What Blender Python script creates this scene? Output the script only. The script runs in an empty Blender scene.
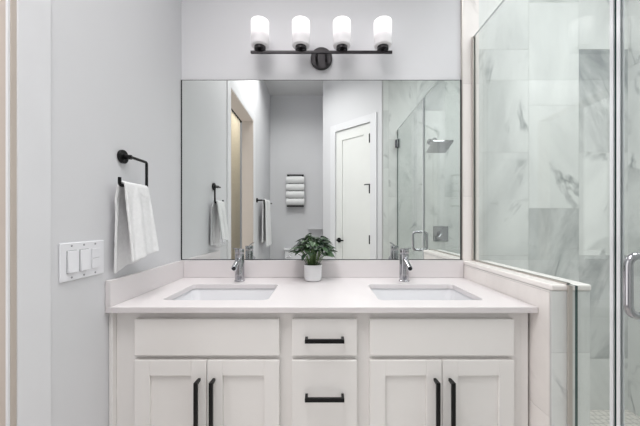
import bpy, bmesh, math, random
from mathutils import Vector, Matrix
random.seed(7)
S = bpy.context.scene
C = S.collection

# ---------------------------------------------------------------- camera
CZ = 1.18
cam = bpy.data.cameras.new('camera'); co = bpy.data.objects.new('camera', cam); C.objects.link(co)
co.location = (0, -1.586, CZ); co.rotation_euler = (math.radians(90), 0, 0)
cam.sensor_width = 36; cam.lens = 291/640*36
cam.shift_x = -2/640; cam.shift_y = 9/640; cam.clip_start = 0.02
S.camera = co

# ---------------------------------------------------------------- world, view
S.view_settings.view_transform = 'Standard'; S.view_settings.look = 'None'
S.view_settings.gamma = 1; S.view_settings.use_curve_mapping = False
S.view_settings.exposure = -0.05
w = bpy.data.worlds.new('world'); S.world = w; w.use_nodes = True
w.node_tree.nodes['Background'].inputs[0].default_value = (0.9, 0.95, 1, 1)
w.node_tree.nodes['Background'].inputs[1].default_value = 0.5

# ---------------------------------------------------------------- lights of the place, and unseen fill added in the hall
def area(name, loc, rot, sx, sy, power, col=(1, 1, 1), spread=180):
    l = bpy.data.lights.new(name, 'AREA'); l.shape = 'RECTANGLE'; l.size = sx; l.size_y = sy
    l.energy = power; l.color = col; l.spread = math.radians(spread)
    o = bpy.data.objects.new(name, l); o.location = loc; o.rotation_euler = rot; C.objects.link(o); return o
area('ceiling_light_over_vanity', (-0.1, -0.9, 3.03), (0, 0, 0), 1.1, 0.9, 7, (1, 0.98, 0.97), 110)
area('ceiling_light_over_floor', (-0.4, -1.5, 3.03), (0, 0, 0), 0.65, 0.75, 18, (1, 0.98, 0.97), 150)
area('ceiling_light_in_shower', (1.35, -0.7, 3.03), (0, 0, 0), 0.7, 1.3, 17, (0.97, 1, 1), 125)
area('hallway_fill_light', (-1.62, -1.2, 1.45), (0, math.radians(-90), 0), 2.3, 1.7, 20, (1, 0.985, 0.965))  # unseen fill added beyond the doorway, no window is built there
area('curtain_fill_light', (-1.08, -2.5, 3.03), (0, 0, 0), 0.2, 0.8, 4, (1, 0.96, 0.9))  # added to brighten the curtain, not a known lamp

# ---------------------------------------------------------------- helpers
def srgb(r, g, b):
    f = lambda c: ((c/255)/12.92 if c/255 <= 0.04045 else ((c/255+0.055)/1.055)**2.4)
    return (f(r), f(g), f(b), 1)
def mat(name, col, rough=0.5, metal=0.0, bump=0.0, bscale=80, var=0.0, vscale=6, spec=0.5, emit=None, es=0):
    m = bpy.data.materials.new(name); m.use_nodes = True
    nt = m.node_tree; n = nt.nodes; L = nt.links; b = n['Principled BSDF']
    b.inputs['Base Color'].default_value = col; b.inputs['Roughness'].default_value = rough
    b.inputs['Metallic'].default_value = metal; b.inputs['Specular IOR Level'].default_value = spec
    tc = n.new('ShaderNodeTexCoord')
    if var > 0:
        no = n.new('ShaderNodeTexNoise'); no.inputs['Scale'].default_value = vscale; no.inputs['Detail'].default_value = 4
        L.new(tc.outputs['Object'], no.inputs['Vector'])
        r = n.new('ShaderNodeValToRGB')
        r.color_ramp.elements[0].position = 0.3; r.color_ramp.elements[1].position = 0.7
        r.color_ramp.elements[0].color = tuple(c*(1-var) for c in col[:3])+(1,)
        r.color_ramp.elements[1].color = tuple(min(1, c*(1+var)) for c in col[:3])+(1,)
        L.new(no.outputs['Fac'], r.inputs['Fac']); L.new(r.outputs['Color'], b.inputs['Base Color'])
    if bump > 0:
        nb = n.new('ShaderNodeTexNoise'); nb.inputs['Scale'].default_value = bscale; nb.inputs['Detail'].default_value = 3
        L.new(tc.outputs['Object'], nb.inputs['Vector'])
        bp = n.new('ShaderNodeBump'); bp.inputs['Strength'].default_value = bump; bp.inputs['Distance'].default_value = 0.004
        L.new(nb.outputs['Fac'], bp.inputs['Height']); L.new(bp.outputs['Normal'], b.inputs['Normal'])
    if emit:
        b.inputs['Emission Color'].default_value = emit; b.inputs['Emission Strength'].default_value = es
    return m

M = {}
M['wall'] = mat('wall_paint', srgb(215, 215, 218), 0.6, bump=0.06, bscale=300, var=0.01, vscale=3)
M['ceiling'] = mat('ceiling_paint', srgb(215, 215, 216), 0.8, var=0.01)
M['trim'] = mat('trim_paint', srgb(224, 224, 227), 0.4, var=0.01)
M['jamb'] = mat('shaded_jamb_paint', srgb(190, 179, 170), 0.5, var=0.01)  # pale jamb darkened to taupe: shade and warm light put into the colour
M['cab'] = mat('cabinet_paint', srgb(238, 235, 233), 0.38, var=0.012, vscale=4)
M['door'] = mat('door_paint', srgb(228, 229, 227), 0.4, var=0.01)
M['quartz'] = mat('white_quartz', srgb(222, 217, 218), 0.3, var=0.02, vscale=3)
M['ceramic'] = mat('white_ceramic', srgb(228, 228, 231), 0.12, var=0.005)
M['black'] = mat('matte_black_metal', srgb(24, 24, 25), 0.38, 0.6, var=0.1, vscale=20)
M['bronze'] = mat('dark_metal', srgb(52, 50, 52), 0.35, 0.7, var=0.1, vscale=20)
M['chrome'] = mat('chrome', srgb(178, 178, 182), 0.07, 1.0, var=0.02)
M['nickel'] = mat('brushed_channel', srgb(198, 192, 186), 0.4, 0.6, var=0.05)
M['plate'] = mat('switch_plastic', srgb(232, 232, 236), 0.3, var=0.005)
M['shadow_screw'] = mat('rocker_shadow_screw_grey', srgb(150, 150, 154), 0.5, var=0.02)  # grey for the painted shadow around the rockers, also the screws
M['towel'] = mat('white_terry', srgb(238, 238, 239), 0.95, bump=0.9, bscale=420, var=0.03, vscale=90, spec=0.1)
M['soil'] = mat('soil', srgb(38, 32, 28), 0.95, bump=1, bscale=200, var=0.3, vscale=80)
M['stem'] = mat('green_stem', srgb(96, 122, 74), 0.5, var=0.1, vscale=30)
M['pot'] = mat('pot_glaze', srgb(238, 238, 240), 0.25, var=0.005)
M['floor'] = mat('floor_tile', srgb(205, 200, 196), 0.4, var=0.06, vscale=3)
M['curtain'] = mat('linen', srgb(226, 216, 196), 0.9, bump=0.3, bscale=300, var=0.03, vscale=30)
M['grout'] = mat('grout', srgb(196, 196, 195), 0.8, var=0.02)
M['edge_dark'] = mat('mirror_edge', srgb(46, 48, 48), 0.3, 0.6, var=0.05)

# leaf
def leaf_mat():
    m = bpy.data.materials.new('leaf'); m.use_nodes = True
    nt = m.node_tree; n = nt.nodes; L = nt.links; b = n['Principled BSDF']
    at = n.new('ShaderNodeVertexColor'); at.layer_name = 'tile'
    sp = n.new('ShaderNodeSeparateColor'); L.new(at.outputs['Color'], sp.inputs['Color'])
    r = n.new('ShaderNodeValToRGB')
    r.color_ramp.elements[0].color = srgb(20, 38, 30); r.color_ramp.elements[1].color = srgb(64, 94, 56)
    L.new(sp.outputs[0], r.inputs['Fac']); L.new(r.outputs['Color'], b.inputs['Base Color'])
    b.inputs['Roughness'].default_value = 0.38
    return m
M['leaf'] = leaf_mat()

# marble, one seed / tone per tile through a colour attribute
def marble(name, c_light, c_mid, c_vein, warm=0.0, rough=0.18):
    m = bpy.data.materials.new(name); m.use_nodes = True
    nt = m.node_tree; n = nt.nodes; L = nt.links; b = n['Principled BSDF']
    b.inputs['Roughness'].default_value = rough
    tc = n.new('ShaderNodeTexCoord'); at = n.new('ShaderNodeVertexColor'); at.layer_name = 'tile'
    sp = n.new('ShaderNodeSeparateColor'); L.new(at.outputs['Color'], sp.inputs['Color'])
    seed = n.new('ShaderNodeMath'); seed.operation = 'MULTIPLY'; seed.inputs[1].default_value = 40
    L.new(sp.outputs[0], seed.inputs[0])
    rot = n.new('ShaderNodeVectorRotate'); rot.rotation_type = 'Y_AXIS'
    ra = n.new('ShaderNodeMath'); ra.operation = 'MULTIPLY_ADD'; ra.inputs[1].default_value = 1.6; ra.inputs[2].default_value = -0.5
    L.new(sp.outputs[2], ra.inputs[0]); L.new(ra.outputs[0], rot.inputs['Angle'])
    L.new(tc.outputs['Object'], rot.inputs['Vector'])
    st = n.new('ShaderNodeMapping'); st.inputs['Scale'].default_value = (3.0, 3.0, 0.9)
    L.new(rot.outputs['Vector'], st.inputs['Vector'])
    cl = n.new('ShaderNodeTexNoise'); cl.noise_dimensions = '4D'; cl.inputs['Scale'].default_value = 1.6
    cl.inputs['Detail'].default_value = 8; cl.inputs['Roughness'].default_value = 0.62; cl.inputs['Distortion'].default_value = 0.4
    L.new(st.outputs['Vector'], cl.inputs['Vector']); L.new(seed.outputs[0], cl.inputs['W'])
    v = n.new('ShaderNodeTexNoise'); v.noise_dimensions = '4D'; v.inputs['Scale'].default_value = 1.1
    v.inputs['Detail'].default_value = 5; v.inputs['Roughness'].default_value = 0.5; v.inputs['Distortion'].default_value = 0.7
    L.new(st.outputs['Vector'], v.inputs['Vector']); L.new(seed.outputs[0], v.inputs['W'])
    # thin veins: |noise - 0.5| small
    a = n.new('ShaderNodeMath'); a.operation = 'SUBTRACT'; a.inputs[1].default_value = 0.5; L.new(v.outputs['Fac'], a.inputs[0])
    ab = n.new('ShaderNodeMath'); ab.operation = 'ABSOLUTE'; L.new(a.outputs[0], ab.inputs[0])
    vr = n.new('ShaderNodeMapRange'); vr.inputs['From Min'].default_value = 0.0; vr.inputs['From Max'].default_value = 0.022
    vr.inputs['To Min'].default_value = 1; vr.inputs['To Max'].default_value = 0; L.new(ab.outputs[0], vr.inputs['Value'])
    # veins only in patches
    p = n.new('ShaderNodeTexNoise'); p.noise_dimensions = '4D'; p.inputs['Scale'].default_value = 6
    L.new(tc.outputs['Object'], p.inputs['Vector']); L.new(seed.outputs[0], p.inputs['W'])
    pr = n.new('ShaderNodeMapRange'); pr.inputs['From Min'].default_value = 0.5; pr.inputs['From Max'].default_value = 0.68
    L.new(p.outputs['Fac'], pr.inputs['Value'])
    vm = n.new('ShaderNodeMath'); vm.operation = 'MULTIPLY'; L.new(vr.outputs[0], vm.inputs[0]); L.new(pr.outputs[0], vm.inputs[1])
    cr = n.new('ShaderNodeMapRange'); cr.inputs['From Min'].default_value = 0.42; cr.inputs['From Max'].default_value = 0.75
    L.new(cl.outputs['Fac'], cr.inputs['Value'])
    ad = n.new('ShaderNodeMath'); ad.operation = 'MULTIPLY_ADD'; ad.inputs[1].default_value = 0.26
    L.new(cr.outputs[0], ad.inputs[0]); 
    dk = n.new('ShaderNodeMath'); dk.operation = 'MULTIPLY'; L.new(sp.outputs[1], dk.inputs[0])
    dn = n.new('ShaderNodeMath'); dn.operation = 'ADD'; dn.inputs[1].default_value = 0.35; L.new(cr.outputs[0], dn.inputs[0])
    L.new(dn.outputs[0], dk.inputs[1]); L.new(dk.outputs[0], ad.inputs[2])
    ad.use_clamp = True
    mx = n.new('ShaderNodeMix'); mx.data_type = 'RGBA'; mx.inputs['A'].default_value = c_light; mx.inputs['B'].default_value = c_mid
    L.new(ad.outputs[0], mx.inputs['Factor'])
    m2 = n.new('ShaderNodeMix'); m2.data_type = 'RGBA'; m2.inputs['B'].default_value = c_vein
    vf = n.new('ShaderNodeMath'); vf.operation = 'MULTIPLY'; vf.inputs[1].default_value = 0.7; L.new(vm.outputs[0], vf.inputs[0])
    L.new(mx.outputs['Result'], m2.inputs['A']); L.new(vf.outputs[0], m2.inputs['Factor'])
    L.new(m2.outputs['Result'], b.inputs['Base Color'])
    return m
M['marble'] = marble('grey_veined_marble', srgb(230, 232, 230), srgb(152, 156, 157), srgb(120, 126, 128))
M['marble_warm'] = marble('cream_marble', srgb(240, 235, 232), srgb(222, 217, 214), srgb(200, 194, 192), rough=0.25)

# mosaic
def mosaic():
    m = mat('mosaic_marble', srgb(200, 197, 192), 0.35)
    nt = m.node_tree; n = nt.nodes; L = nt.links; b = n['Principled BSDF']
    tc = n.new('ShaderNodeTexCoord'); v = n.new('ShaderNodeTexVoronoi'); v.feature = 'DISTANCE_TO_EDGE'
    v.inputs['Scale'].default_value = 28; v.inputs['Randomness'].default_value = 0.35
    L.new(tc.outputs['Object'], v.inputs['Vector'])
    r = n.new('ShaderNodeValToRGB'); r.color_ramp.elements[0].position = 0.03; r.color_ramp.elements[1].position = 0.1
    r.color_ramp.elements[0].color = srgb(168, 166, 162); r.color_ramp.elements[1].color = srgb(214, 210, 204)
    L.new(v.outputs['Distance'], r.inputs['Fac']); L.new(r.outputs['Color'], b.inputs['Base Color'])
    return m
M['mosaic'] = mosaic()

# glass sheet: clear transmission plus fresnel mirror reflection
def glass(name, tint, ior=1.45):
    m = bpy.data.materials.new(name); m.use_nodes = True
    nt = m.node_tree; n = nt.nodes; L = nt.links
    n.remove(n['Principled BSDF'])
    t = n.new('ShaderNodeBsdfTransparent'); t.inputs[0].default_value = tint
    g = n.new('ShaderNodeBsdfGlossy'); g.inputs['Roughness'].default_value = 0.0
    f = n.new('ShaderNodeFresnel'); f.inputs['IOR'].default_value = ior
    # the ray goes straight through, so leaving the sheet reflects as much as entering it
    ge = n.new('ShaderNodeNewGeometry'); mr = n.new('ShaderNodeMapRange'); mr.inputs['To Min'].default_value = ior; mr.inputs['To Max'].default_value = 1/ior
    L.new(ge.outputs['Backfacing'], mr.inputs['Value']); L.new(mr.outputs[0], f.inputs['IOR'])
    mx = n.new('ShaderNodeMixShader'); L.new(f.outputs[0], mx.inputs[0]); L.new(t.outputs[0], mx.inputs[1]); L.new(g.outputs[0], mx.inputs[2])
    L.new(mx.outputs[0], n['Material Output'].inputs['Surface'])
    return m
M['glass'] = glass('shower_glass', (0.972, 0.984, 0.979, 1))
M['glass_edge'] = mat('glass_edge', srgb(52, 78, 76), 0.08, 0.3, var=0.02)
M['seal'] = mat('clear_vinyl_seal', srgb(228, 230, 233), 0.12, 0.15, var=0.02)

def mirror_mat():
    m = bpy.data.materials.new('mirror_silver'); m.use_nodes = True
    b = m.node_tree.nodes['Principled BSDF']; b.inputs['Metallic'].default_value = 1; b.inputs['Roughness'].default_value = 0.0
    b.inputs['Base Color'].default_value = (0.86, 0.885, 0.87, 1)
    return m
M['mirror'] = mirror_mat()

def opal():
    m = bpy.data.materials.new('lit_opal_glass'); m.use_nodes = True
    nt = m.node_tree; n = nt.nodes; L = nt.links; b = n['Principled BSDF']
    b.inputs['Base Color'].default_value = (0.8, 0.78, 0.8, 1); b.inputs['Roughness'].default_value = 0.25
    tc = n.new('ShaderNodeTexCoord'); s = n.new('ShaderNodeSeparateXYZ'); L.new(tc.outputs['Generated'], s.inputs[0])
    r = n.new('ShaderNodeMapRange'); r.inputs['From Min'].default_value = 0.2; r.inputs['From Max'].default_value = 0.8
    r.inputs['To Min'].default_value = 0.06; r.inputs['To Max'].default_value = 0.9; r.interpolation_type = 'SMOOTHSTEP'
    L.new(s.outputs['Z'], r.inputs['Value']); b.inputs['Emission Color'].default_value = (1, 0.965, 0.965, 1)
    L.new(r.outputs[0], b.inputs['Emission Strength'])
    return m
M['opal'] = opal()

# ---- bmesh pieces
def bx(bm, x0, y0, z0, x1, y1, z1, mi=0):
    r = bmesh.ops.create_cube(bm, size=1)
    for v in r['verts']:
        v.co = Vector(((x0+x1)/2+v.co.x*(x1-x0), (y0+y1)/2+v.co.y*(y1-y0), (z0+z1)/2+v.co.z*(z1-z0)))
    fs = {f for v in r['verts'] for f in v.link_faces}
    for f in fs: f.material_index = mi
    return r['verts'], fs
def cyl(bm, p0, p1, r0, r1=None, seg=32, cap=True):
    p0, p1 = Vector(p0), Vector(p1); r1 = r0 if r1 is None else r1
    d = p1-p0
    r = bmesh.ops.create_cone(bm, cap_ends=cap, segments=seg, radius1=r0, radius2=r1, depth=d.length)
    q = d.to_track_quat('Z', 'Y').to_matrix().to_4x4(); q.translation = (p0+p1)/2
    bmesh.ops.transform(bm, matrix=q, verts=r['verts'])
def tube(bm, pts, r, seg=14, square=False):
    pts = [Vector(p) for p in pts]; n = len(pts); rings = []
    d0 = (pts[1]-pts[0]).normalized()
    up = Vector((0, 0, 1)) if abs(d0.z) < 0.9 else Vector((0, 1, 0))
    u = d0.cross(up).normalized(); prev = d0
    for i, p in enumerate(pts):
        if i == 0: t = d0
        elif i == n-1: t = (pts[-1]-pts[-2]).normalized()
        else: t = ((pts[i]-pts[i-1]).normalized()+(pts[i+1]-pts[i]).normalized()).normalized()
        q = prev.rotation_difference(t); u = (q @ u).normalized(); prev = t
        v = t.cross(u).normalized()
        k = 1.0
        if 0 < i < n-1:
            c = (pts[i]-pts[i-1]).normalized().dot(t); k = 1/max(0.5, c)
        S_ = 4 if square else seg
        ring = []
        for j in range(S_):
            a = 2*math.pi*(j+(0.5 if square else 0))/S_
            rr = r*(math.sqrt(2) if square else 1)
            ring.append(bm.verts.new(p+(u*math.cos(a)+v*math.sin(a))*rr*(k if square else 1)))
        rings.append(ring)
    S_ = len(rings[0])
    for a, b in zip(rings, rings[1:]):
        for j in range(S_): bm.faces.new((a[j], a[(j+1) % S_], b[(j+1) % S_], b[j]))
    bm.faces.new(rings[0][::-1]); bm.faces.new(rings[-1])
def arc(pts, r, k=6):
    """round the corners of a polyline"""
    P = [Vector(p) for p in pts]; out = [P[0]]
    for i in range(1, len(P)-1):
        a = (P[i-1]-P[i]).normalized(); b = (P[i+1]-P[i]).normalized()
        s, e = P[i]+a*r, P[i]+b*r
        for j in range(k+1):
            t = j/k; out.append(s*(1-t)**2+P[i]*2*t*(1-t)+e*t*t)
    out.append(P[-1]); return out
def lathe(bm, prof, cx=0, cy=0, seg=40):
    rings = []
    for r, z in prof:
        if r < 1e-6: rings.append([bm.verts.new((cx, cy, z))])
        else: rings.append([bm.verts.new((cx+r*math.cos(2*math.pi*j/seg), cy+r*math.sin(2*math.pi*j/seg), z)) for j in range(seg)])
    for a, b in zip(rings, rings[1:]):
        for j in range(seg):
            k = (j+1) % seg
            if len(a) == 1 and len(b) > 1: bm.faces.new((a[0], b[k], b[j]))
            elif len(b) == 1 and len(a) > 1: bm.faces.new((a[j], a[k], b[0]))
            elif len(a) > 1: bm.faces.new((a[j], a[k], b[k], b[j]))
def obj(name, bm, m, parent=None, bevel=0.0, smooth=False, segs=2):
    bmesh.ops.recalc_face_normals(bm, faces=bm.faces)
    me = bpy.data.meshes.new(name); bm.to_mesh(me); bm.free()
    for mm in (m if isinstance(m, (list, tuple)) else [m]): me.materials.append(mm)
    o = bpy.data.objects.new(name, me); C.objects.link(o)
    if smooth:
        for p in me.polygons: p.use_smooth = True
        if smooth != 'all': me.set_sharp_from_angle(angle=math.radians(40))
    if bevel:
        b = o.modifiers.new('bevel', 'BEVEL'); b.width = bevel; b.segments = segs; b.limit_method = 'ANGLE'
    if parent:
        o.parent = parent; o.matrix_parent_inverse = Matrix.Translation(parent.location).inverted() if not parent.parent else parent['_inv'] if '_inv' in parent else Matrix()
    return o
def part(name, bm, m, parent, **k):
    """parts are written in world coordinates; the thing's empty carries only a location"""
    o = obj(name, bm, m, None, **k); o.parent = parent
    root = parent
    while root.parent: root = root.parent
    if parent is root and root.type == 'EMPTY': o.matrix_parent_inverse = Matrix.Translation(root.location).inverted()
    return o
def thing(name, label, cat, loc, group=None):
    o = bpy.data.objects.new(name, None); C.objects.link(o); o.location = loc; o.empty_display_size = 0.05
    o['label'] = label; o['category'] = cat
    if group: o['group'] = group
    return o
def tag(o, label, cat, group=None):
    o['label'] = label; o['category'] = cat
    if group: o['group'] = group
    return o
def struct(name, bm, m, parent=None, **k):
    o = obj(name, bm, m, None, **k)
    if parent: o.parent = parent
    else: o['kind'] = 'structure'
    return o
def stag(o): o['kind'] = 'structure'; return o
N = bmesh.new

# ---------------------------------------------------------------- tiled surfaces
def tiled(bm, org, U, V, nrm, w, h, tw, th, u0=0.0, v0=0.0, stagger=0.5, dark=None, gap=0.0016, thick=0.008, tall=True, seedk=1):
    """individual stone tiles on grout over a w x h panel; org lower-left corner, nrm points into the room"""
    org, U, V, nrm = Vector(org), Vector(U), Vector(V), Vector(nrm)
    lay = bm.loops.layers.float_color.get('tile') or bm.loops.layers.float_color.new('tile')
    rnd = random.Random(seedk)
    def slab(a, b, c, d, t, mi, colr):
        vs = []
        for z in (0, t):
            for (uu, vv) in ((a, c), (b, c), (b, d), (a, d)): vs.append(bm.verts.new(org+U*uu+V*vv+nrm*z))
        for q in ((0, 1, 2, 3), (4, 5, 6, 7), (0, 1, 5, 4), (1, 2, 6, 5), (2, 3, 7, 6), (3, 0, 4, 7)):
            f = bm.faces.new([vs[i] for i in q]); f.material_index = mi
            for l in f.loops: l[lay] = colr
    slab(0, w, 0, h, thick-0.0015, 1, (0, 0, 0, 1))
    i = math.floor(-u0/tw)-1
    while True:
        a = u0+i*tw; b = a+tw
        if a >= w: break
        a_, b_ = max(a, 0), min(b, w)
        if b_-a_ > 0.004:
            vo = v0+(stagger*th if i % 2 else 0)
            j = math.floor(-vo/th)-1
            while True:
                c = vo+j*th; d = c+th
                if c >= h: break
                c_, d_ = max(c, 0), min(d, h)
                if d_-c_ > 0.004:
                    g = rnd.random()**2*0.55
                    if dark and (i, j) in dark: g = dark[(i, j)]
                    slab(a_+gap/2, b_-gap/2, c_+gap/2, d_-gap/2, thick, 0, (rnd.random(), g, rnd.random(), 1))
                j += 1
        i += 1

# ================================================================= STRUCTURE
XL = -0.766; ZC = 3.05
YO0, YO1, ZO = -0.855, -1.665, 2.31      # doorway in the left wall
YB = -2.73                               # wall opposite the mirror
YE = -1.60                               # shower end wall (with the valve)
YS = 0.19                                # shower back wall
XS = 1.866                               # shower side wall
bm = N(); bx(bm, -1.75, -3.45, -0.1, 2.0, 0.35, 0.0); struct('floor', bm, M['floor'])
bm = N(); bx(bm, -1.75, -3.45, ZC, 2.0, 0.35, ZC+0.1); struct('ceiling', bm, M['ceiling'])
bm = N(); bx(bm, XL-0.12, 0, 0, 0.762, 0.14, ZC); struct('wall_back', bm, M['wall'])
bm = N()
bx(bm, XL-0.117, YO0, 0, XL, 0.0, ZC); bx(bm, XL-0.117, YB, 0, XL, YO1, ZC); bx(bm, XL-0.117, YO1, ZO, XL, YO0, ZC)
struct('wall_left', bm, M['wall'])
bm = N(); bx(bm, XL-0.117, YB-0.12, 0, 0.15, YB, ZC); struct('wall_front', bm, M['wall'])
bm = N(); bx(bm, 0.013, YB, 0, 0.12, -2.25, ZC); struct('wall_alcove_side', bm, M['wall'])
# diagonal wall with closet door: from A to B
A = Vector((0.013, -2.25, 0)); B = Vector((0.655, -1.608, 0)); dd = (B-A); dl = dd.length; dd.normalize(); nn = Vector((-dd.y, dd.x, 0))  # towards mirror / left
ca, cb = 0.145, 0.845                    # casing outer edges along the wall
def dpt(s, n, z): return A+dd*s+nn*n+Vector((0, 0, z))
def dbox(bm, s0, s1, n0, n1, z0, z1, mi=0):
    vs, fs = bx(bm, 0, 0, 0, 1, 1, 1, mi)
    for v in vs: v.co = dpt(s0+(s1-s0)*v.co.x, n0+(n1-n0)*v.co.y, z0+(z1-z0)*v.co.z)
cw = 0.085
bm = N()
dbox(bm, 0, ca+cw-0.02, -0.11, 0, 0, ZC); dbox(bm, cb-cw+0.02, dl, -0.11, 0, 0, ZC); dbox(bm, ca+cw-0.02, cb-cw+0.02, -0.11, 0, 2.33, ZC)
struct('wall_diagonal', bm, M['wall'])
# hall beyond the doorway
bm = N()
bx(bm, -1.75, -3.45, 0, -1.65, 0.35, ZC); bx(bm, -1.65, -0.35, 0, XL-0.12, -0.25, ZC); bx(bm, -1.65, -3.45, 0, XL-0.12, -3.35, ZC)
struct('wall_hall', bm, M['wall'])
# doorway jamb + casing (door_1 is the cased opening)
bm = N(); t = 0.018
def jbox(y0, y1, z0, z1, x0=XL-0.120, x1=XL+0.003): bx(bm, x0, min(y0, y1), z0, x1, max(y0, y1), z1)
jbox(YO0, YO0-t, 0, ZO-t); jbox(YO1+t, YO1, 0, ZO-t); jbox(YO0, YO1, ZO-t, ZO)
dj = struct('door_1', bm, M['jamb'], bevel=0.0015)
bm = N(); jbox(YO0-t, YO0-t-0.005, 0, ZO-t, XL-0.004, XL+0.0015); struct('door_stop', bm, M['trim'], dj)
bm = N()
bx(bm, XL, YO0-0.004, 0, XL+0.006, YO0+0.086, ZO+0.088)
bx(bm, XL, YO1-0.088, 0, XL+0.006, YO1+0.004, ZO+0.088)
bx(bm, XL, YO1+0.004, ZO-0.004, XL+0.006, YO0-0.004, ZO+0.088)
struct('door_casing', bm, M['trim'], dj, bevel=0.002)
# curtain rod in the hall
t_ = thing('curtain_rod', 'black curtain rod seen through the doorway in the mirror', 'curtain rod', (-1.26, -2.0, 2.64))
bm = N(); cyl(bm, (-1.26, -2.1, 2.75), (-1.26, -2.90, 2.75), 0.014); part('rod', bm, M['black'], t_, smooth=True)
bm = N(); lathe(bm, [(0, -0.035), (0.02, -0.028), (0.032, 0), (0.02, 0.028), (0, 0.035)], seg=20)
bmesh.ops.transform(bm, matrix=Matrix.Translation((-1.26, -2.925, 2.75)), verts=bm.verts); part('finial', bm, M['black'], t_, smooth='all')
bm = N(); tube(bm, [(-1.26, -2.8, 2.75), (-1.65, -2.8, 2.71)], 0.009); part('bracket', bm, M['black'], t_, smooth=True)
bm = N()
K = 70
cols = []
for i in range(K+1):
    y = -2.2-0.69*i/K; x = -1.28+0.025*math.sin(i*0.75)
    cols.append((bm.verts.new((x, y, 2.735)), bm.verts.new((x, y, 0.05))))
for a, b in zip(cols, cols[1:]): bm.faces.new((a[0], b[0], b[1], a[1]))
cu = obj('curtain', bm, M['curtain'], smooth='all'); s_ = cu.modifiers.new('solid', 'SOLIDIFY'); s_.thickness = 0.003
tag(cu, 'beige curtain hanging beyond the doorway, seen in the mirror', 'curtain')

# shower walls: tiles 0.305 x 0.61
Z_ = lambda py, z=1.775: CZ-(py-222)*z/291
bm = N()
# u origin so that a joint falls on pixel 528 -> x = 1.2565
w_ = XS-0.60; zj = Z_(50)
dark = {}
tiled(bm, (0.85, YS, 0), (1, 0, 0), (0, 0, 1), (0, -1, 0), XS-0.85, ZC, 0.305, 0.626, u0=1.256-0.85, v0=zj-0.34-0.626*2, stagger=0.543,
      dark={(0, 2): 0.03, (0, 1): 0.06, (0, 0): 0.75, (0, -1): 0.2, (-1, -1): 0.1, (-1, 0): 0.12, (-1, 1): 0.12, (-1, 2): 0.1, (1, 2): 0.1, (1, 1): 0.8, (1, 0): 0.12, (1, -1): 0.9, (1, -2): 0.1, (0, 3): 0.3}, seedk=5)
struct('wall_shower_back', bm, [M['marble'], M['grout']])
bm = N()
tiled(bm, (XS, YS, 0), (0, -1, 0), (0, 0, 1), (-1, 0, 0), YS-YE, ZC, 0.305, 0.626, u0=0.1, v0=zj-0.626*3+0.2, seedk=8)
struct('wall_shower_side', bm, [M['marble'], M['grout']])
bm = N()
tiled(bm, (0.665, YE, 0), (1, 0, 0), (0, 0, 1), (0, 1, 0), XS-0.665, ZC, 0.305, 0.626, u0=0.06, v0=0.2, seedk=11,
      dark={(0, 1): 0.1})
bx(bm, 0.66, YE-0.1, 0, XS, YE-0.001, ZC, 1)
struct('wall_shower_front', bm, [M['marble'], M['grout']])
bm = N(); bx(bm, 0.85, YS, 0, XS+0.1, YS+0.1, ZC); bx(bm, XS, YE-0.1, 0, XS+0.1, YS, ZC); struct('wall_right', bm, M['wall'])
# tiled strip of the back wall between the mirror and the shower
bm = N()
tiled(bm, (0.7635, 0.0, 0), (1, 0, 0), (0, 0, 1), (0, -1, 0), 0.0875, ZC, 0.305, 0.61, u0=-0.1, v0=0.1, seedk=3, dark={})
bx(bm, 0.762, 0.0, 0, 0.851, YS, ZC, 0)
struct('wall_tiled_end', bm, [M['marble_warm'], M['grout']])
bm = N(); bx(bm, 0.7575, -0.010, 0.98, 0.7635, 0.0, ZC); struct('trim_1', bm, M['nickel'])
bm = N(); bx(bm, 0.895, YE+0.009, 0.0, XS-0.009, YS-0.009, 0.04); struct('floor_shower', bm, M['mosaic'])
# curb
bm = N(); bx(bm, 0.763, YE+0.009, 0, 0.895, -0.617, 0.10); struct('trim_2', bm, M['marble_warm'], bevel=0.003)
# pony wall
PX0, PX1, PYF, PZ = 0.7645, 0.895, -0.616, CZ-0.208
bm = N()
bx(bm, PX0+0.008, PYF+0.008, 0, PX1-0.008, -0.0085, PZ-0.02, 1)
tiled(bm, (PX0+0.008, -0.0085, 0), (0, -1, 0), (0, 0, 1), (-1, 0, 0), -PYF-0.009-0.0075, PZ-0.022, 0.61, 0.42, u0=0.2235-0.61, v0=0.744-0.42-0.42+0.2, stagger=0.0, seedk=21, dark={(0, 1): 0.05, (-1, 1): 0.05})
for f in bm.faces:
    if f.material_index == 0: f.material_index = 2
tiled(bm, (PX0+0.001, PYF+0.008, 0), (1, 0, 0), (0, 0, 1), (0, -1, 0), PX1-PX0-0.002, PZ-0.022, 0.305, 0.305, u0=0, v0=0.744-0.61, stagger=0.0, seedk=22, dark={(0, 2): 0.12, (0, 1): 0.0})
tiled(bm, (PX1-0.008, -0.0085, 0), (0, -1, 0), (0, 0, 1), (1, 0, 0), -PYF-0.017, PZ-0.022, 0.305, 0.305, u0=0.1, v0=0.13, stagger=0.0, seedk=23)
bmesh.ops.remove_doubles(bm, verts=[], dist=0)
struct('wall_pony', bm, [M['marble'], M['grout'], M['marble_warm']])
bm = N(); bx(bm, PX0-0.002, PYF-0.003, PZ-0.022, PX1+0.003, -0.0085, PZ); struct('trim_3', bm, M['marble_warm'], bevel=0.006)
# baseboards
bm = N(); bx(bm, XL, YO0+0.087, 0, XL+0.014, -0.57, 0.13); bx(bm, XL, YB, 0, XL+0.014, YO1-0.089, 0.13); struct('baseboard_left', bm, M['trim'], bevel=0.002)
bm = N(); bx(bm, XL+0.015, YB, 0, 0.012, YB+0.014, 0.13); struct('baseboard_front', bm, M['trim'], bevel=0.002)

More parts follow.
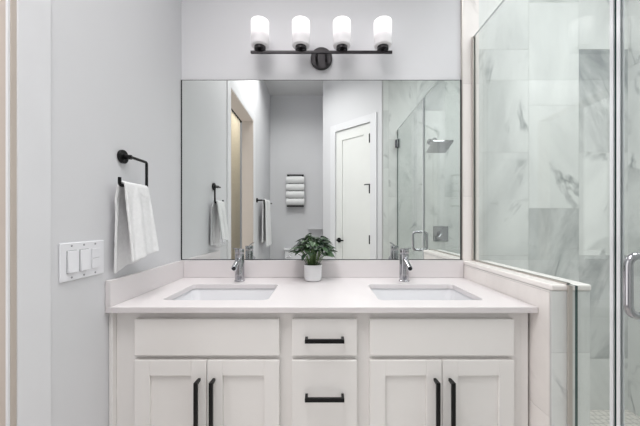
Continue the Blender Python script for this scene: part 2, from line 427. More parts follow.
# closet door in the diagonal wall
bm = N(); dbox(bm, ca, ca+cw, 0, 0.015, 0, 2.31+cw); dbox(bm, cb-cw, cb, 0, 0.015, 0, 2.31+cw); dbox(bm, ca+cw, cb-cw, 0, 0.015, 2.31, 2.31+cw)
dbox(bm, ca+cw-0.02, ca+cw-0.004, -0.10, 0.001, 0, 2.325); dbox(bm, cb-cw+0.004, cb-cw+0.02, -0.10, 0.001, 0, 2.325); dbox(bm, ca+cw-0.004, cb-cw+0.004, -0.10, 0.001, 2.314, 2.33)
d2 = struct('door_2', bm, M['trim'], bevel=0.002)
bm = N(); s0, s1 = ca+cw-0.001, cb-cw+0.001
n0, n1 = -0.041, -0.003; st = 0.10
dbox(bm, s0, s0+st, n0, n1, 0.01, 2.307); dbox(bm, s1-st, s1, n0, n1, 0.01, 2.307)
dbox(bm, s0+st, s1-st, n0, n1, 2.307-0.12, 2.307); dbox(bm, s0+st, s1-st, n0, n1, 0.01, 0.24); dbox(bm, s0+st, s1-st, n0+0.01, n1-0.010, 0.24, 2.187)
lf = struct('door_leaf', bm, M['door'], d2, bevel=0.0015)
for z in (2.13, 1.555, 0.98, 0.25):
    bm = N(); cyl(bm, dpt(s1-0.010, 0.006, z-0.05), dpt(s1-0.010, 0.006, z+0.05), 0.009, seg=12)
    dbox(bm, s1-0.028, s1-0.002, -0.0029, 0.0, z-0.05, z+0.05)
    if abs(z-1.555) < 0.01: tube(bm, [dpt(s1+0.004, 0.004, z+0.05), dpt(s1-0.05, 0.03, z+0.05), dpt(s1-0.075, 0.02, z+0.05)], 0.006)
    h = struct('door_hinge', bm, M['black'], d2); h['label'] = 'black door hinge'
bm = N(); kz = 0.955; ks = s0+0.055
cyl(bm, dpt(ks, n1, kz), dpt(ks, n1+0.010, kz), 0.03); cyl(bm, dpt(ks, n1, kz), dpt(ks, n1+0.045, kz), 0.010)
tube(bm, arc([dpt(ks, n1+0.04, kz), dpt(ks+0.03, n1+0.045, kz), dpt(ks+0.095, n1+0.04, kz)], 0.01), 0.009)
h = struct('door_handle', bm, M['black'], lf, smooth=True); h['label'] = 'black lever handle'

# ================================================================= VANITY
CT = CZ-0.300; CTB = CT-0.022
YF = -0.56; YCF = -0.523; YD = -0.543     # counter front, cabinet face frame, door faces
van = thing('vanity_cabinet', 'white double vanity cabinet with shaker doors and drawers between tiled half wall and left wall', 'cabinet', (0, -0.27, 0))
bm = N()
XA, XB = -0.764, 0.7555
fw = 0.02
# carcass open at the top and front, behind the face frame
bx(bm, XA, YCF+fw, 0.10, XA+0.018, -0.001, CTB); bx(bm, XB-0.018, YCF+fw, 0.10, XB, -0.001, CTB)
bx(bm, XA+0.018, YCF+fw, 0.10, XB-0.018, -0.001, 0.118); bx(bm, XA+0.018, -0.012, 0.118, XB-0.018, -0.001, CTB)
for xx in (-0.135, 0.145): bx(bm, xx-0.009, YCF+fw, 0.118, xx+0.009, -0.012, CTB)
bx(bm, XA+0.06, YCF+0.07, 0, XB-0.06, YCF+0.085, 0.10)
part('carcass', bm, M['cab'], van)
bm = N()
GX = [(-0.673, -0.153), (-0.108, 0.126), (0.172, 0.690)]
ZT, ZM0, ZM1, ZB = 0.832, 0.700, 0.684, 0.125
st_ = [(XA+0.0135, GX[0][0]+0.012), (GX[0][1]-0.012, GX[1][0]+0.012), (GX[1][1]-0.012, GX[2][0]+0.012), (GX[2][1]-0.012, XB-0.03)]
for a, b in st_: bx(bm, a, YCF, 0.10, b, YCF+fw, CTB)
for a, b in ((st_[0][1], st_[1][0]), (st_[1][1], st_[2][0]), (st_[2][1], st_[3][0])):
    bx(bm, a, YCF, ZT-0.012, b, YCF+fw, CTB); bx(bm, a, YCF, ZM1-0.012, b, YCF+fw, ZM0+0.012); bx(bm, a, YCF, 0.10, b, YCF+fw, ZB+0.012)
part('face_frame', bm, M['cab'], van, bevel=0.001)
for a, b, c in ((XA, XA+0.013, -0.019), (XB-0.028, XB, 0.004)):
    bm = N(); bx(bm, a, YCF+c, 0.0, b, YCF+fw, CTB); part('filler_strip', bm, M['cab'], van, bevel=0.001)
def pull(p, parent, vert):
    """square bar pull; p centre on the face"""
    x, y, z = p; bm = N(); L_ = 0.064 if not vert else 0.096; r = 0.0048
    if vert: pts = [(x, y, z+L_), (x, y-0.030, z+L_), (x, y-0.030, z-L_), (x, y, z-L_)]
    else: pts = [(x-L_, y, z), (x-L_, y-0.030, z), (x+L_, y-0.030, z), (x+L_, y, z)]
    tube(bm, pts, r, square=True)
    o = part('pull_handle', bm, M['black'], parent, bevel=0.0008); o['label'] = 'black bar pull'
    return o
def slab_front(name, x0, x1, z0, z1):
    bm = N(); bx(bm, x0, YD, z0, x1, YCF-0.0005, z1); return part(name, bm, M['cab'], van, bevel=0.0025)
def shaker(x0, x1, z0, z1):
    bm = N(); r = 0.055
    bx(bm, x0, YD, z0, x0+r, YCF-0.0005, z1); bx(bm, x1-r, YD, z0, x1, YCF-0.0005, z1)
    bx(bm, x0+r, YD, z1-r, x1-r, YCF-0.0005, z1); bx(bm, x0+r, YD, z0, x1-r, YCF-0.0005, z0+r)
    bx(bm, x0+r, YD+0.009, z0+r, x1-r, YCF-0.0005, z1-r)
    return part('door', bm, M['cab'], van, bevel=0.0012)
for gi in (0, 2):
    a, b = GX[gi]; mid = (a+b)/2
    slab_front('false_front', a, b, ZM0, ZT)
    d = shaker(a, mid-0.0013, ZB, ZM1); pull((mid-0.0265, YD, 0.520), d, True)
    d = shaker(mid+0.0013, b, ZB, ZM1); pull((mid+0.0265, YD, 0.520), d, True)
a, b = GX[1]; mx_ = (a+b)/2
for z0, z1, pz in ((ZM0, ZT, 0.765), (0.438, ZM1, 0.561), (ZB, 0.422, 0.27)):
    d = slab_front('drawer', a, b, z0, z1); pull((mx_, YD, pz), d, False)

# countertop with two sink cut-outs (one continuous slab)
SX = [(-0.619, -0.209), (0.219, 0.628)]; SY0, SY1 = -0.467, -0.180
bm = N()
def slab_with_holes(bm, x0, x1, y0, y1, z0, z1, holes, rad=0.025):
    """planar slab; each hole a rounded rectangle"""
    edges = []
    def loop(pts):
        vs = [bm.verts.new((p[0], p[1], z1)) for p in pts]; es = []
        for i in range(len(vs)): es.append(bm.edges.new((vs[i], vs[(i+1) % len(vs)])))
        return es
    E = loop([(x0, y0), (x1, y0), (x1, y1), (x0, y1)])
    for hx0, hx1, hy0, hy1 in holes:
        pts = []
        for cx, cy, a0 in ((hx1-rad, hy1-rad, 0), (hx0+rad, hy1-rad, 90), (hx0+rad, hy0+rad, 180), (hx1-rad, hy0+rad, 270)):
            for k in range(7):
                a = math.radians(a0+15*k); pts.append((cx+rad*math.cos(a), cy+rad*math.sin(a)))
        E += loop(pts)
    r = bmesh.ops.triangle_fill(bm, use_beauty=True, use_dissolve=False, edges=E)
    fs = [f for f in r['geom'] if isinstance(f, bmesh.types.BMFace)]
    ex = bmesh.ops.extrude_face_region(bm, geom=fs)
    for v in ex['geom']:
        if isinstance(v, bmesh.types.BMVert): v.co.z = z0
slab_with_holes(bm, XL+0.001, 0.7625, YF, -0.001, CTB, CT, [(SX[0][0], SX[0][1], SY0, SY1), (SX[1][0], SX[1][1], SY0, SY1)])
ct = obj('countertop', bm, M['quartz'], bevel=0.002)
tag(ct, 'white quartz countertop slab over the double vanity, with two sink cut-outs', 'countertop')
bm = N(); bx(bm, XL+0.021, -0.021, CT+0.0003, 0.7625, -0.001, CT+0.093)
tag(obj('backsplash', bm, M['quartz'], bevel=0.0015), 'long low white quartz backsplash under the mirror', 'backsplash')
bm = N(); bx(bm, XL+0.001, YF, CT+0.0003, XL+0.021, -0.001, CT+0.093)
tag(obj('side_splash', bm, M['quartz'], bevel=0.0015), 'short white quartz side splash against the left wall', 'backsplash')

# sinks
def sink(x0, x1, label):
    cx = (x0+x1)/2; cy = (SY0+SY1)/2
    t = thing('undermount_sink', label, 'sink', (cx, cy, CTB-0.15), 'rectangular sinks in the vanity')
    bm = N()
    def ring(hx, hy, z, r):
        pts = []
        for sx, sy, a0 in ((1, 1, 0), (-1, 1, 90), (-1, -1, 180), (1, -1, 270)):
            for k in range(6):
                a = math.radians(a0+18*k); pts.append(bm.verts.new((cx+sx*(hx-r)+r*math.cos(a), cy+sy*(hy-r)+r*math.sin(a), z)))
        return pts
    hx, hy = (x1-x0)/2+0.006, (SY1-SY0)/2+0.006
    zt = CTB-0.0008
    R = [ring(hx+0.02, hy+0.02, zt-0.012, 0.03), ring(hx+0.02, hy+0.02, zt, 0.03), ring(hx, hy, zt, 0.03), ring(hx-0.006, hy-0.006, zt-0.02, 0.035), ring(hx-0.028, hy-0.02, zt-0.115, 0.05),
         ring(hx-0.055, hy-0.045, zt-0.132, 0.05), ring(0.03, 0.03, zt-0.14, 0.0299)]
    for a, b in zip(R, R[1:]):
        n = len(a)
        for j in range(n): bm.faces.new((a[j], a[(j+1) % n], b[(j+1) % n], b[j]))
    bm.faces.new(R[-1])
    bo = ring(hx-0.02, hy-0.015, zt-0.125, 0.05); bo2 = ring(hx-0.05, hy-0.04, zt-0.15, 0.05); n = len(bo)
    for a, b in ((R[0], bo), (bo, bo2)):
        for j in range(n): bm.faces.new((a[(j+1) % n], a[j], b[j], b[(j+1) % n]))
    bm.faces.new(bo2[::-1])
    part('basin', bm, M['ceramic'], t, smooth=True)
    bm = N(); lathe(bm, [(0, zt-0.1365), (0.014, zt-0.1365), (0.015, zt-0.134), (0.022, zt-0.134), (0.024, zt-0.139), (0, zt-0.139)], cx, cy, 24)
    part('drain', bm, M['chrome'], t, smooth=True)
sink(*SX[0], 'white rectangular undermount sink near the left wall, under the left faucet')
sink(*SX[1], 'white rectangular undermount sink next to the tiled half wall, under the right faucet')

# faucets
def faucet(x, label):
    y = -0.105; z = CT
    t = thing('basin_faucet', label, 'faucet', (x, y, z), 'chrome faucets on the countertop')
    bm = N(); lathe(bm, [(0, 0.0004), (0.0265, 0.0004), (0.0265, 0.004), (0.0235, 0.006), (0.0228, 0.135), (0.0215, 0.138), (0, 0.138)], 0, 0)
    bmesh.ops.transform(bm, matrix=Matrix.Translation((x, y, z)), verts=bm.verts); part('body', bm, M['chrome'], t, smooth=True)
    bm = N(); lathe(bm, [(0, 0.140), (0.0218, 0.140), (0.0228, 0.143), (0.0228, 0.160), (0.021, 0.164), (0, 0.165)])
    bmesh.ops.transform(bm, matrix=Matrix.Translation((x, y, z)), verts=bm.verts); cap = part('handle_hub', bm, M['chrome'], t, smooth=True)
    bm = N(); vs, fs = bx(bm, x-0.006, y-0.098, z+0.162, x+0.006, y-0.01, z+0.167)
    for v in vs:
        if v.co.y < y-0.05: v.co.z += 0.010
    o = part('lever', bm, M['chrome'], t, bevel=0.0015)
    bm = N(); tube(bm, [(x, y-0.005, z+0.115), (x, y-0.099, z+0.079)], 0.0125, seg=24)
    part('spout', bm, M['chrome'], t, smooth=True)
    bm = N(); cyl(bm, (x, y-0.0992, z+0.0789), (x, y-0.1012, z+0.0782), 0.0095, seg=20); part('aerator', bm, M['black'], t)
faucet(-0.419, 'chrome single lever faucet standing behind the sink near the left wall')
faucet(0.418, 'chrome single lever faucet standing behind the sink by the tiled half wall')

# ================================================================= MIRROR
mz0, mz1 = CT+0.0945, CZ+0.771
mt = thing('wall_mirror', 'wide frameless vanity mirror on the wall above the backsplash', 'mirror', (0, 0, mz0))
bm = N(); bx(bm, XL+0.005, -0.0065, mz0+0.002, 0.7515, -0.0006, mz1-0.001); part('mirror_glass', bm, M['mirror'], mt)
bm = N()
bx(bm, XL+0.0012, -0.0085, mz0, XL+0.006, -0.0005, mz1); bx(bm, 0.7505, -0.0085, mz0, 0.7572, -0.0005, mz1)
bx(bm, XL+0.006, -0.0075, mz0, 0.7505, -0.0005, mz0+0.003); bx(bm, XL+0.006, -0.0075, mz1-0.002, 0.7505, -0.0005, mz1)
part('edge_channel', bm, M['edge_dark'], mt)

# ================================================================= VANITY LIGHT
lx, ly, lz = -0.003, -0.096, CZ+0.869
vl = thing('vanity_light', 'black bar sconce with four frosted glass shades above the mirror', 'wall light', (lx, 0, lz))
bm = N(); cyl(bm, (lx, -0.0005, lz+0.014), (lx, -0.022, lz+0.014), 0.0585, seg=48); part('wall_plate', bm, M['bronze'], vl, bevel=0.003, smooth=True)
for s in (-1, 1):
    bm = N(); tube(bm, [(lx+s*0.026, -0.022, lz), (lx+s*0.026, ly+0.006, lz)], 0.007, seg=16); part('arm', bm, M['bronze'], vl, smooth=True)
bm = N(); bx(bm, lx-0.362, ly-0.006, lz-0.006, lx+0.362, ly+0.006, lz+0.006); part('bar', bm, M['bronze'], vl, bevel=0.001)
for i in range(4):
    sx = lx+(-1.5+i)*0.2095
    bm = N(); lathe(bm, [(0, 0.0065), (0.009, 0.0065), (0.009, 0.014), (0.0285, 0.012), (0.0285, 0.027), (0, 0.027)], sx, ly, 32)
    for v in bm.verts: v.co.z += lz
    part('shade_holder', bm, M['bronze'], vl, smooth=True)
    bm = N(); R0 = 0.0455
    prof = [(0.018, 0.0275), (0.038, 0.0275), (0.0435, 0.031), (R0, 0.040), (R0, 0.154), (R0-0.002, 0.156), (R0-0.004, 0.154), (R0-0.004, 0.045), (0.036, 0.034), (0.018, 0.0315), (0.018, 0.0275)]
    lathe(bm, prof, sx, ly, 40)
    bmesh.ops.remove_doubles(bm, verts=bm.verts, dist=1e-5)
    for v in bm.verts: v.co.z += lz
    sh = part('glass_shade', bm, M['opal'], vl, smooth=True); sh['label'] = 'glowing frosted white glass shade'

# ================================================================= SHOWER GLASS
GXc = 0.82; gt = 0.0045; GZ = CZ+1.0; YJ = -0.775
sg = thing('shower_glass_panel', 'fixed clear shower glass panel notched over the tiled half wall', 'glass panel', (GXc, -0.4, PZ))
def sheet(name, outline, parent):
    """outline: (y,z) polygon; faces clear, edges green"""
    bm = N(); f = [bm.verts.new((GXc-gt, y, z)) for y, z in outline]; b = [bm.verts.new((GXc+gt, y, z)) for y, z in outline]
    bm.faces.new(f); bm.faces.new(b[::-1]); n = len(f)
    for i in range(n):
        q = bm.faces.new((f[i], f[(i+1) % n], b[(i+1) % n], b[i])); q.material_index = 2 if abs(outline[i][1]-GZ)+abs(outline[(i+1) % n][1]-GZ) < 1e-6 else 1
    return part(name, bm, [M['glass'], M['glass_edge'], M['seal']], parent)
NY = -0.648
sheet('glass_sheet', [(-0.012, PZ+0.002), (-0.012, GZ), (YJ, GZ), (YJ, 0.112), (NY, 0.112), (NY, PZ+0.002)], sg)
bm = N(); bx(bm, GXc-0.009, -0.0105, PZ+0.001, GXc-gt-0.0003, -0.024+0.012-0.01, GZ)
bx(bm, GXc+gt+0.0003, -0.022, PZ+0.001, GXc+0.009, -0.0105, GZ); part('wall_channel', bm, M['nickel'], sg)
bm = N(); bx(bm, GXc-0.007, NY+0.03, PZ+0.0006, GXc-gt-0.0003, -0.024, PZ+0.005); bx(bm, GXc+gt+0.0003, NY+0.03, PZ+0.0006, GXc+0.007, -0.024, PZ+0.005)
part('base_channel', bm, M['nickel'], sg)
bm = N(); bx(bm, GXc-0.006, PYF-0.011, 0.112, GXc+0.006, PYF-0.004, PZ-0.002); part('front_channel', bm, M['nickel'], sg)
dr = thing('shower_door', 'clear frameless glass shower door with chrome pull beside the half wall', 'shower door', (GXc, -1.2, 0.11))
sheet('door_glass', [(YJ-0.006, 0.115), (YJ-0.006, GZ), (YE+0.014, GZ), (YE+0.014, 0.115)], dr)
def seal(y0, y1, z0, p):
    bm = N(); bx(bm, GXc-0.0065, y0, z0, GXc-gt-0.0002, y1, GZ-0.001); bx(bm, GXc+gt+0.0002, y0, z0, GXc+0.0065, y1, GZ-0.001); part('seal_strip', bm, M['seal'], p)
seal(YJ-0.016, YJ-0.007, 0.116, dr); seal(YJ+0.002, YJ+0.012, 0.113, sg)
hy, hz0, hz1 = -0.862, CZ-0.233, CZ-0.084
for s in (-1, 1):
    bm = N(); e = 0.058; pts = arc([(GXc+s*gt, hy, hz1), (GXc+s*e, hy, hz1), (GXc+s*e, hy, hz0), (GXc+s*gt, hy, hz0)], 0.028, 8)
    tube(bm, pts, 0.0095, seg=20)
    for z in (hz0, hz1): cyl(bm, (GXc+s*(gt+0.0002), hy, z), (GXc+s*(gt+0.004), hy, z), 0.014, seg=24)
    o = part('pull_handle', bm, M['chrome'], dr, smooth=True); o['label'] = 'chrome D-shaped pull'
for z in (GZ-0.15, 0.35):
    bm = N()
    for s in (-1, 1): bx(bm, *((GXc+gt+0.0003, YE+0.012, z-0.045, GXc+gt+0.010, YE+0.06, z+0.045) if s > 0 else (GXc-gt-0.010, YE+0.012, z-0.045, GXc-gt-0.0003, YE+0.06, z+0.045)))
    bx(bm, GXc-0.025, YE+0.0085, z-0.045, GXc+0.025, YE+0.012, z+0.045)
    part('hinge', bm, M['chrome'], dr, bevel=0.001)

# shower head and valve on the end wall
sh = thing('rain_shower', 'square chrome rain shower head on a wall arm inside the shower', 'shower head', (1.22, YE+0.2, 1.98))
bm = N(); cyl(bm, (1.17, YE+0.0085, 2.05), (1.17, YE+0.016, 2.05), 0.03); tube(bm, arc([(1.17, YE+0.016, 2.05), (1.17, YE+0.16, 2.05), (1.18, YE+0.24, 1.965)], 0.03), 0.011); part('arm', bm, M['chrome'], sh, smooth=True)
bm = N(); bx(bm, -0.1, -0.1, -0.007, 0.1, 0.1, 0.007); bx(bm, -0.02, -0.02, 0.007, 0.02, 0.02, 0.02)
bmesh.ops.transform(bm, matrix=Matrix.Translation((1.18, YE+0.25, 1.935)) @ Matrix.Rotation(math.radians(20), 4, 'X'), verts=bm.verts)
part('head_plate', bm, M['chrome'], sh, bevel=0.002)
vx, vz = 1.29, 1.052
va = thing('shower_valve', 'square chrome shower valve plate with lever on the marble wall', 'shower valve', (vx, YE, vz))
bm = N(); bx(bm, vx-0.082, YE+0.0085, vz-0.082, vx+0.082, YE+0.014, vz+0.082); part('valve_plate', bm, M['chrome'], va, bevel=0.002)
bm = N(); cyl(bm, (vx, YE+0.014, vz), (vx, YE+0.055, vz), 0.028); part('valve_hub', bm, M['chrome'], va, smooth=True)
bm = N(); tube(bm, [(vx, YE+0.045, vz), (vx-0.045, YE+0.06, vz-0.04)], 0.009); part('valve_lever', bm, M['chrome'], va, smooth=True)

# ================================================================= LEFT WALL THINGS
sw = thing('light_switch', 'white three-gang wall switch plate beside the doorway', 'light switch', (XL, -0.654, 1.06))
yc, zc = -0.656, 1.0595; W2, H2 = 0.085, 0.0575
bm = N(); bx(bm, XL+0.0003, yc-W2, zc-H2, XL+0.0055, yc+W2, zc+H2); part('cover_plate', bm, M['plate'], sw, bevel=0.002)
for k, g in enumerate((-0.046, 0, 0.046)):
    y = yc+g
    if k < 2:
        bm = N(); bx(bm, XL+0.0056, y-0.0178, zc-0.0345, XL+0.0062, y+0.0178, zc+0.0345); part('rocker_shadow', bm, M['shadow_screw'], sw)  # grey sheet standing in for the shadow line around the rocker
        bm = N(); vs, fs = bx(bm, XL+0.0063, y-0.0165, zc-0.033, XL+0.009, y+0.0165, zc+0.033)
        for v in vs:
            if v.co.z < zc and v.co.x > XL+0.007: v.co.x += 0.004
        part('rocker', bm, M['plate'], sw, bevel=0.0008)
    else:
        for dz in (0.017, -0.017):
            bm = N(); bx(bm, XL+0.0063, y-0.0165, zc+dz-0.0155, XL+0.0085, y+0.0165, zc+dz+0.0155); b_ = part('rocker', bm, M['plate'], sw, bevel=0.0008)
            b_['label'] = 'small half-height switch button'
    for dz in (-0.048, 0.048):
        bm = N(); cyl(bm, (XL+0.0055, y, zc+dz), (XL+0.0065, y, zc+dz), 0.003, seg=12); part('screw', bm, M['shadow_screw'], sw)

# towel ring
tr = thing('towel_ring', 'black open square towel ring on left wall above the side splash', 'towel ring', (XL, -0.47, 1.43))
rx = -0.722; zu, zl = 1.425, 1.312
bm = N(); cyl(bm, (XL+0.0004, -0.475, zu+0.004), (XL+0.012, -0.475, zu+0.004), 0.026, seg=36); part('rosette', bm, M['black'], tr, bevel=0.002, smooth=True)
bm = N(); cyl(bm, (XL+0.012, -0.475, zu+0.004), (rx-0.006, -0.475, zu+0.002), 0.009, seg=20); part('post', bm, M['black'], tr, smooth=True)
bm = N(); tube(bm, arc([(rx, -0.49, zu), (rx, -0.388, zu), (rx, -0.388, zl), (rx, -0.548, zl), (rx, -0.548, zl+0.028)], 0.010, 5), 0.0055, seg=14); part('ring', bm, M['black'], tr, smooth=True)

def towel(name, label, yc, hw, x0, z0, rb, front, back, seed, flare=0.012, th=0.008, wall=XL, tilt=0.0, slope=0.0, back_in=0.0):
    """a folded towel hanging over a bar at (x0,z0) running along y; front on +x side"""
    rnd = random.Random(seed); bm = N()
    prof = []
    nb, nf = 26, 30
    for i in range(nb): prof.append((-1, z0-back+back*i/nb))
    for k in range(9): prof.append(('arc', math.pi-math.pi*k/8))
    for i in range(1, nf+1): prof.append((1, z0-front*i/nf))
    NW = 36; rows = []
    ph = rnd.random()*6
    for p in prof:
        row = []
        for j in range(NW+1):
            u = -1+2*j/NW
            if p[0] == 'arc':
                x = x0+rb*math.cos(p[1]); z = z0+rb*math.sin(p[1]); d = 0
                y = yc+u*hw
            else:
                z = p[1]; d = (z0-z); s = p[0]
                amp = 0.006*min(1, d/0.08)
                x = x0+s*rb + amp*(math.sin(u*5+ph+s)*0.8+0.5*math.sin(u*9+d*6+ph*2)) + (flare*(d/0.3) if s > 0 else 0)*(0.8+0.5*u*0)
                if s < 0: x = max(x0-rb-0.004, x)-back_in*min(1, d/0.05); x = max(x, wall+0.016)
                y = yc+u*(hw*(1+0.10*min(1, d/0.25)))+tilt*d
                z -= slope*(-u)*(d/0.3)*0.5
                z += 0.004*math.sin(u*4+ph)*(d/0.3)
            row.append(bm.verts.new((x, y, z)))
        rows.append(row)
    for a, b in zip(rows, rows[1:]):
        for j in range(NW): bm.faces.new((a[j], a[j+1], b[j+1], b[j]))
    o = obj(name, bm, M['towel'], smooth='all')
    s_ = o.modifiers.new('solid', 'SOLIDIFY'); s_.thickness = th; s_.offset = 0
    be = o.modifiers.new('bevel', 'BEVEL'); be.width = th*0.35; be.segments = 2; be.limit_method = 'ANGLE'; be.angle_limit = math.radians(50)
    sb = o.modifiers.new('sub', 'SUBSURF'); sb.levels = 1; sb.render_levels = 1
    tx = bpy.data.textures.new('terry', 'CLOUDS'); tx.noise_scale = 0.012
    dm = o.modifiers.new('disp', 'DISPLACE'); dm.texture = tx; dm.strength = 0.003; dm.mid_level = 0.5
    return tag(o, label, 'towel')
towel('hand_towel', 'white hand towel hanging from the black towel ring on left wall', -0.468, 0.070, rx, zl, 0.0125, 0.262, 0.300, 3, flare=0.048, th=0.009, slope=0.03, back_in=0.014)

# towel bar further along the left wall (seen in the mirror)
tb = thing('towel_bar', 'long black towel bar on the left wall beyond the doorway', 'towel bar', (XL, -2.1, 1.43))
bz = CZ+0.255; xb = XL+0.07
for y in (-1.835, -2.42):
    bm = N(); cyl(bm, (XL+0.0004, y, bz), (XL+0.012, y, bz), 0.026); cyl(bm, (XL+0.012, y, bz), (xb, y, bz), 0.009); part('mount', bm, M['black'], tb, smooth=True)
bm = N(); cyl(bm, (xb, -1.80, bz), (xb, -2.455, bz), 0.0075); part('bar', bm, M['black'], tb, smooth=True)
towel('bath_towel', 'white bath towel draped over the long towel bar beyond the doorway', -2.08, 0.165, xb, bz, 0.016, 0.55, 0.50, 9, flare=0.012, th=0.012)

# towel rack with rolled towels on the opposite wall
RX = -0.388; zr0, zr1 = 1.41, 1.86; yw = YB
rk = thing('towel_rack', 'black wall rack holding four rolled towels above the toilet', 'towel rack', (RX, yw, zr0))
for s in (-1, 1):
    bm = N(); x = RX+s*0.10
    tube(bm, [(x, yw+0.012, zr0), (x, yw+0.012, zr1)], 0.006, square=True)
    part('upright', bm, M['black'], rk)
for z in (zr0, zr1):
    bm = N(); tube(bm, [(RX-0.115, yw+0.0135, z), (RX-0.115, yw+0.075, z), (RX+0.115, yw+0.075, z), (RX+0.115, yw+0.0135, z)], 0.007, square=True); part('rail', bm, M['black'], rk)
pitch = 0.106
for i in range(4):
    z = zr0+0.066+i*pitch
    bm = N(); bx(bm, RX-0.10, yw+0.0185, z-0.0575, RX+0.10, yw+0.08, z-0.0545); part('rung', bm, M['black'], rk)
pos = ['topmost', 'second from the top', 'third from the top', 'bottom']
def roll_mesh():
    bm = N(); R = 0.049; seg = 28; n = 9
    rings = []
    for i in range(n+1):
        x = -0.13+0.26*i/n; e = min(i, n-i); r = R*(1 if e > 0 else 0.93)
        rings.append([bm.verts.new((x, r*1.0*math.cos(2*math.pi*j/seg), r*math.sin(2*math.pi*j/seg)+0.0015*math.sin(i*2+j))) for j in range(seg)])
    for a, b in zip(rings, rings[1:]):
        for j in range(seg): bm.faces.new((a[j], a[(j+1) % seg], b[(j+1) % seg], b[j]))
    for rg, s in ((rings[0], -1), (rings[-1], 1)):      # spiral end
        prev = rg
        for k, f in enumerate((0.8, 0.72, 0.5, 0.42, 0.2)):
            nx = [bm.verts.new((prev_v.co.x if False else s*(0.13-(0.006 if k % 2 else 0)), rg[j].co.y*f, rg[j].co.z*f)) for j, prev_v in enumerate(prev)]
            for j in range(seg): bm.faces.new((prev[j], prev[(j+1) % seg], nx[(j+1) % seg], nx[j]))
            prev = nx
        bm.faces.new(prev)
    return bm
r0 = None
for i in range(4):
    z = zr0+0.066+(3-i)*pitch-0.003
    if r0 is None: r0 = obj('rolled_towel', roll_mesh(), M['towel'], smooth=True); o = r0
    else: o = r0.copy(); C.objects.link(o)
    o.location = (RX, yw+0.0705, z)
    tag(o, ['topmost', 'second from top of the', 'third from top of the', 'bottommost'][i] + ' of four rolled white towels in the black wall rack' if i in (0, 3) else ['', 'second rolled white towel from the top in the black wall rack', 'third rolled white towel from the top in the black wall rack'][i], 'towel', 'rolled towels in the wall rack')

# toilet
tx_, ty = -0.345, YB
to = thing('toilet', 'white toilet under the towel rack, seen in the mirror behind the plant', 'toilet', (tx_, ty+0.35, 0))
bm = N(); bx(bm, tx_-0.19, ty+0.02, 0.40, tx_+0.19, ty+0.20, 0.775)
for v in bm.verts:
    if v.co.z < 0.5: v.co.x = tx_+(v.co.x-tx_)*0.9
part('tank', bm, M['ceramic'], to, bevel=0.02, smooth=True, segs=4)
bm = N(); bx(bm, tx_-0.20, ty+0.012, 0.777, tx_+0.20, ty+0.212, 0.81); part('tank_lid', bm, M['ceramic'], to, bevel=0.008, smooth=True)
def oval(bm, z, a, b, cy, n=32): return [bm.verts.new((tx_+a*math.cos(2*math.pi*j/n), cy+b*math.sin(2*math.pi*j/n), z)) for j in range(n)]
def skin(bm, R, cap0=True, cap1=True):
    for a, b in zip(R, R[1:]):
        n = len(a)
        for j in range(n): bm.faces.new((a[j], a[(j+1) % n], b[(j+1) % n], b[j]))
    if cap0: bm.faces.new(R[0][::-1])
    if cap1: bm.faces.new(R[-1])
bm = N(); skin(bm, [oval(bm, 0, .12, .24, ty+.36), oval(bm, .06, .11, .22, ty+.36), oval(bm, .2, .12, .22, ty+.38), oval(bm, .33, .175, .25, ty+.43), oval(bm, .395, .185, .255, ty+.43)])
bx(bm, tx_-0.12, ty+0.03, 0.2, tx_+0.12, ty+0.25, 0.398); part('bowl', bm, M['ceramic'], to, smooth=True)
bm = N(); skin(bm, [oval(bm, .398, .185, .23, ty+.455), oval(bm, .415, .185, .23, ty+.455)]); part('seat', bm, M['ceramic'], to, smooth=True)
bm = N(); skin(bm, [oval(bm, .417, .18, .225, ty+.455), oval(bm, .43, .178, .222, ty+.455)]); part('lid', bm, M['ceramic'], to, smooth=True)
bm = N(); tube(bm, [(tx_-0.14, ty+0.2, 0.70), (tx_-0.14, ty+0.225, 0.70), (tx_-0.08, ty+0.225, 0.695)], 0.006); part('flush_lever', bm, M['chrome'], to, smooth=True)
# narrow ledge
bm = N(); bx(bm, -0.205, YB+0.0005, 1.075, 0.010, YB+0.07, 1.093)
tag(obj('wall_ledge', bm, M['trim'], bevel=0.001), 'narrow white ledge on the far wall right of the toilet', 'shelf')

# ================================================================= PLANT
px_, py_ = -0.046, -0.092
pl = thing('potted_plant', 'small leafy green plant in a round white pot on the countertop', 'plant', (px_, py_, CT))
bm = N(); lathe(bm, [(0, 0.0005), (0.036, 0.0005), (0.0425, 0.006), (0.0445, 0.02), (0.0465, 0.082), (0.0435, 0.084), (0.042, 0.080), (0.041, 0.065), (0, 0.065)])
bmesh.ops.transform(bm, matrix=Matrix.Translation((px_, py_, CT)), verts=bm.verts); part('pot', bm, M['pot'], pl, smooth=True)
bm = N(); lathe(bm, [(0, 0.0655), (0.0405, 0.0655), (0.0405, 0.074), (0.02, 0.077), (0, 0.078)])
bmesh.ops.transform(bm, matrix=Matrix.Translation((px_, py_, CT)), verts=bm.verts); part('soil', bm, M['soil'], pl, smooth=True)
bmS, bmL = N(), N(); lay = bmL.loops.layers.float_color.new('tile'); rnd = random.Random(12)
tips = []
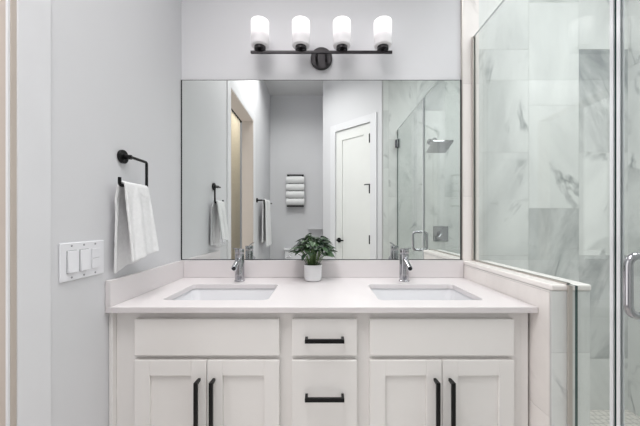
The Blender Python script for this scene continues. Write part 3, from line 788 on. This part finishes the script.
for i in range(74):
    a = i*2.39996; f = math.sqrt((i+0.5)/74)
    r = 0.096*f; zz = 0.118+0.108*math.sqrt(max(0, 1-f*f*0.95))*(0.55+0.45*rnd.random())+rnd.uniform(-.008, .01)
    P = Vector((px_+r*math.cos(a), py_+r*math.sin(a), CT+zz))
    if P.y > -0.035: P.y = -0.035
    base = Vector((px_+0.026*f*math.cos(a), py_+0.026*f*math.sin(a), CT+0.073))
    if i % 2 == 0 or i < 14: tube(bmS, [base, base.lerp(P, 0.5)+Vector((-.006*math.cos(a), -.006*math.sin(a), .012)), P], 0.0015, seg=6)
    out = Vector((math.cos(a), math.sin(a), 0)); L_ = rnd.uniform(0.040, 0.056); Wd = L_*rnd.uniform(0.62, 0.8)
    drop = rnd.uniform(-0.55, 0.35)
    d = (out+Vector((0, 0, drop))).normalized(); side = Vector((-out.y, out.x, 0)); side = (side+Vector((0, 0, rnd.uniform(-.4, .4)))).normalized(); up = d.cross(side).normalized()
    if up.z < 0: up = -up
    tone = min(1, max(0, rnd.gauss(0.35, 0.28)))
    n = 8; rows = []
    for k in range(n+1):
        t = k/n; wd = Wd/2*math.sin(math.pi*min(1, (t*0.93+0.07))**0.72)*(1.0 if t < 1 else 0); c = P+d*(L_*(t-0.25))+Vector((0, 0, -0.012*t*t))
        rows.append([c-side*wd+up*wd*0.30, c-side*wd*0.5+up*wd*0.13, c, c+side*wd*0.5+up*wd*0.13, c+side*wd+up*wd*0.30])
    V = [[bmL.verts.new((q.x, min(q.y, -0.024), q.z)) for q in rw] for rw in rows]
    for k in range(n):
        for j in range(4):
            fc = bmL.faces.new((V[k][j], V[k][j+1], V[k+1][j+1], V[k+1][j]))
            for l in fc.loops: l[lay] = (min(1, tone+(0.12 if j in (1, 2) else 0)), 0, 0, 1)
part('stems', bmS, M['stem'], pl, smooth='all')
o = part('foliage', bmL, M['leaf'], pl, smooth='all'); s_ = o.modifiers.new('solid', 'SOLIDIFY'); s_.thickness = 0.0008

for o in list(S.objects):
    if '_inv' in o: del o['_inv']
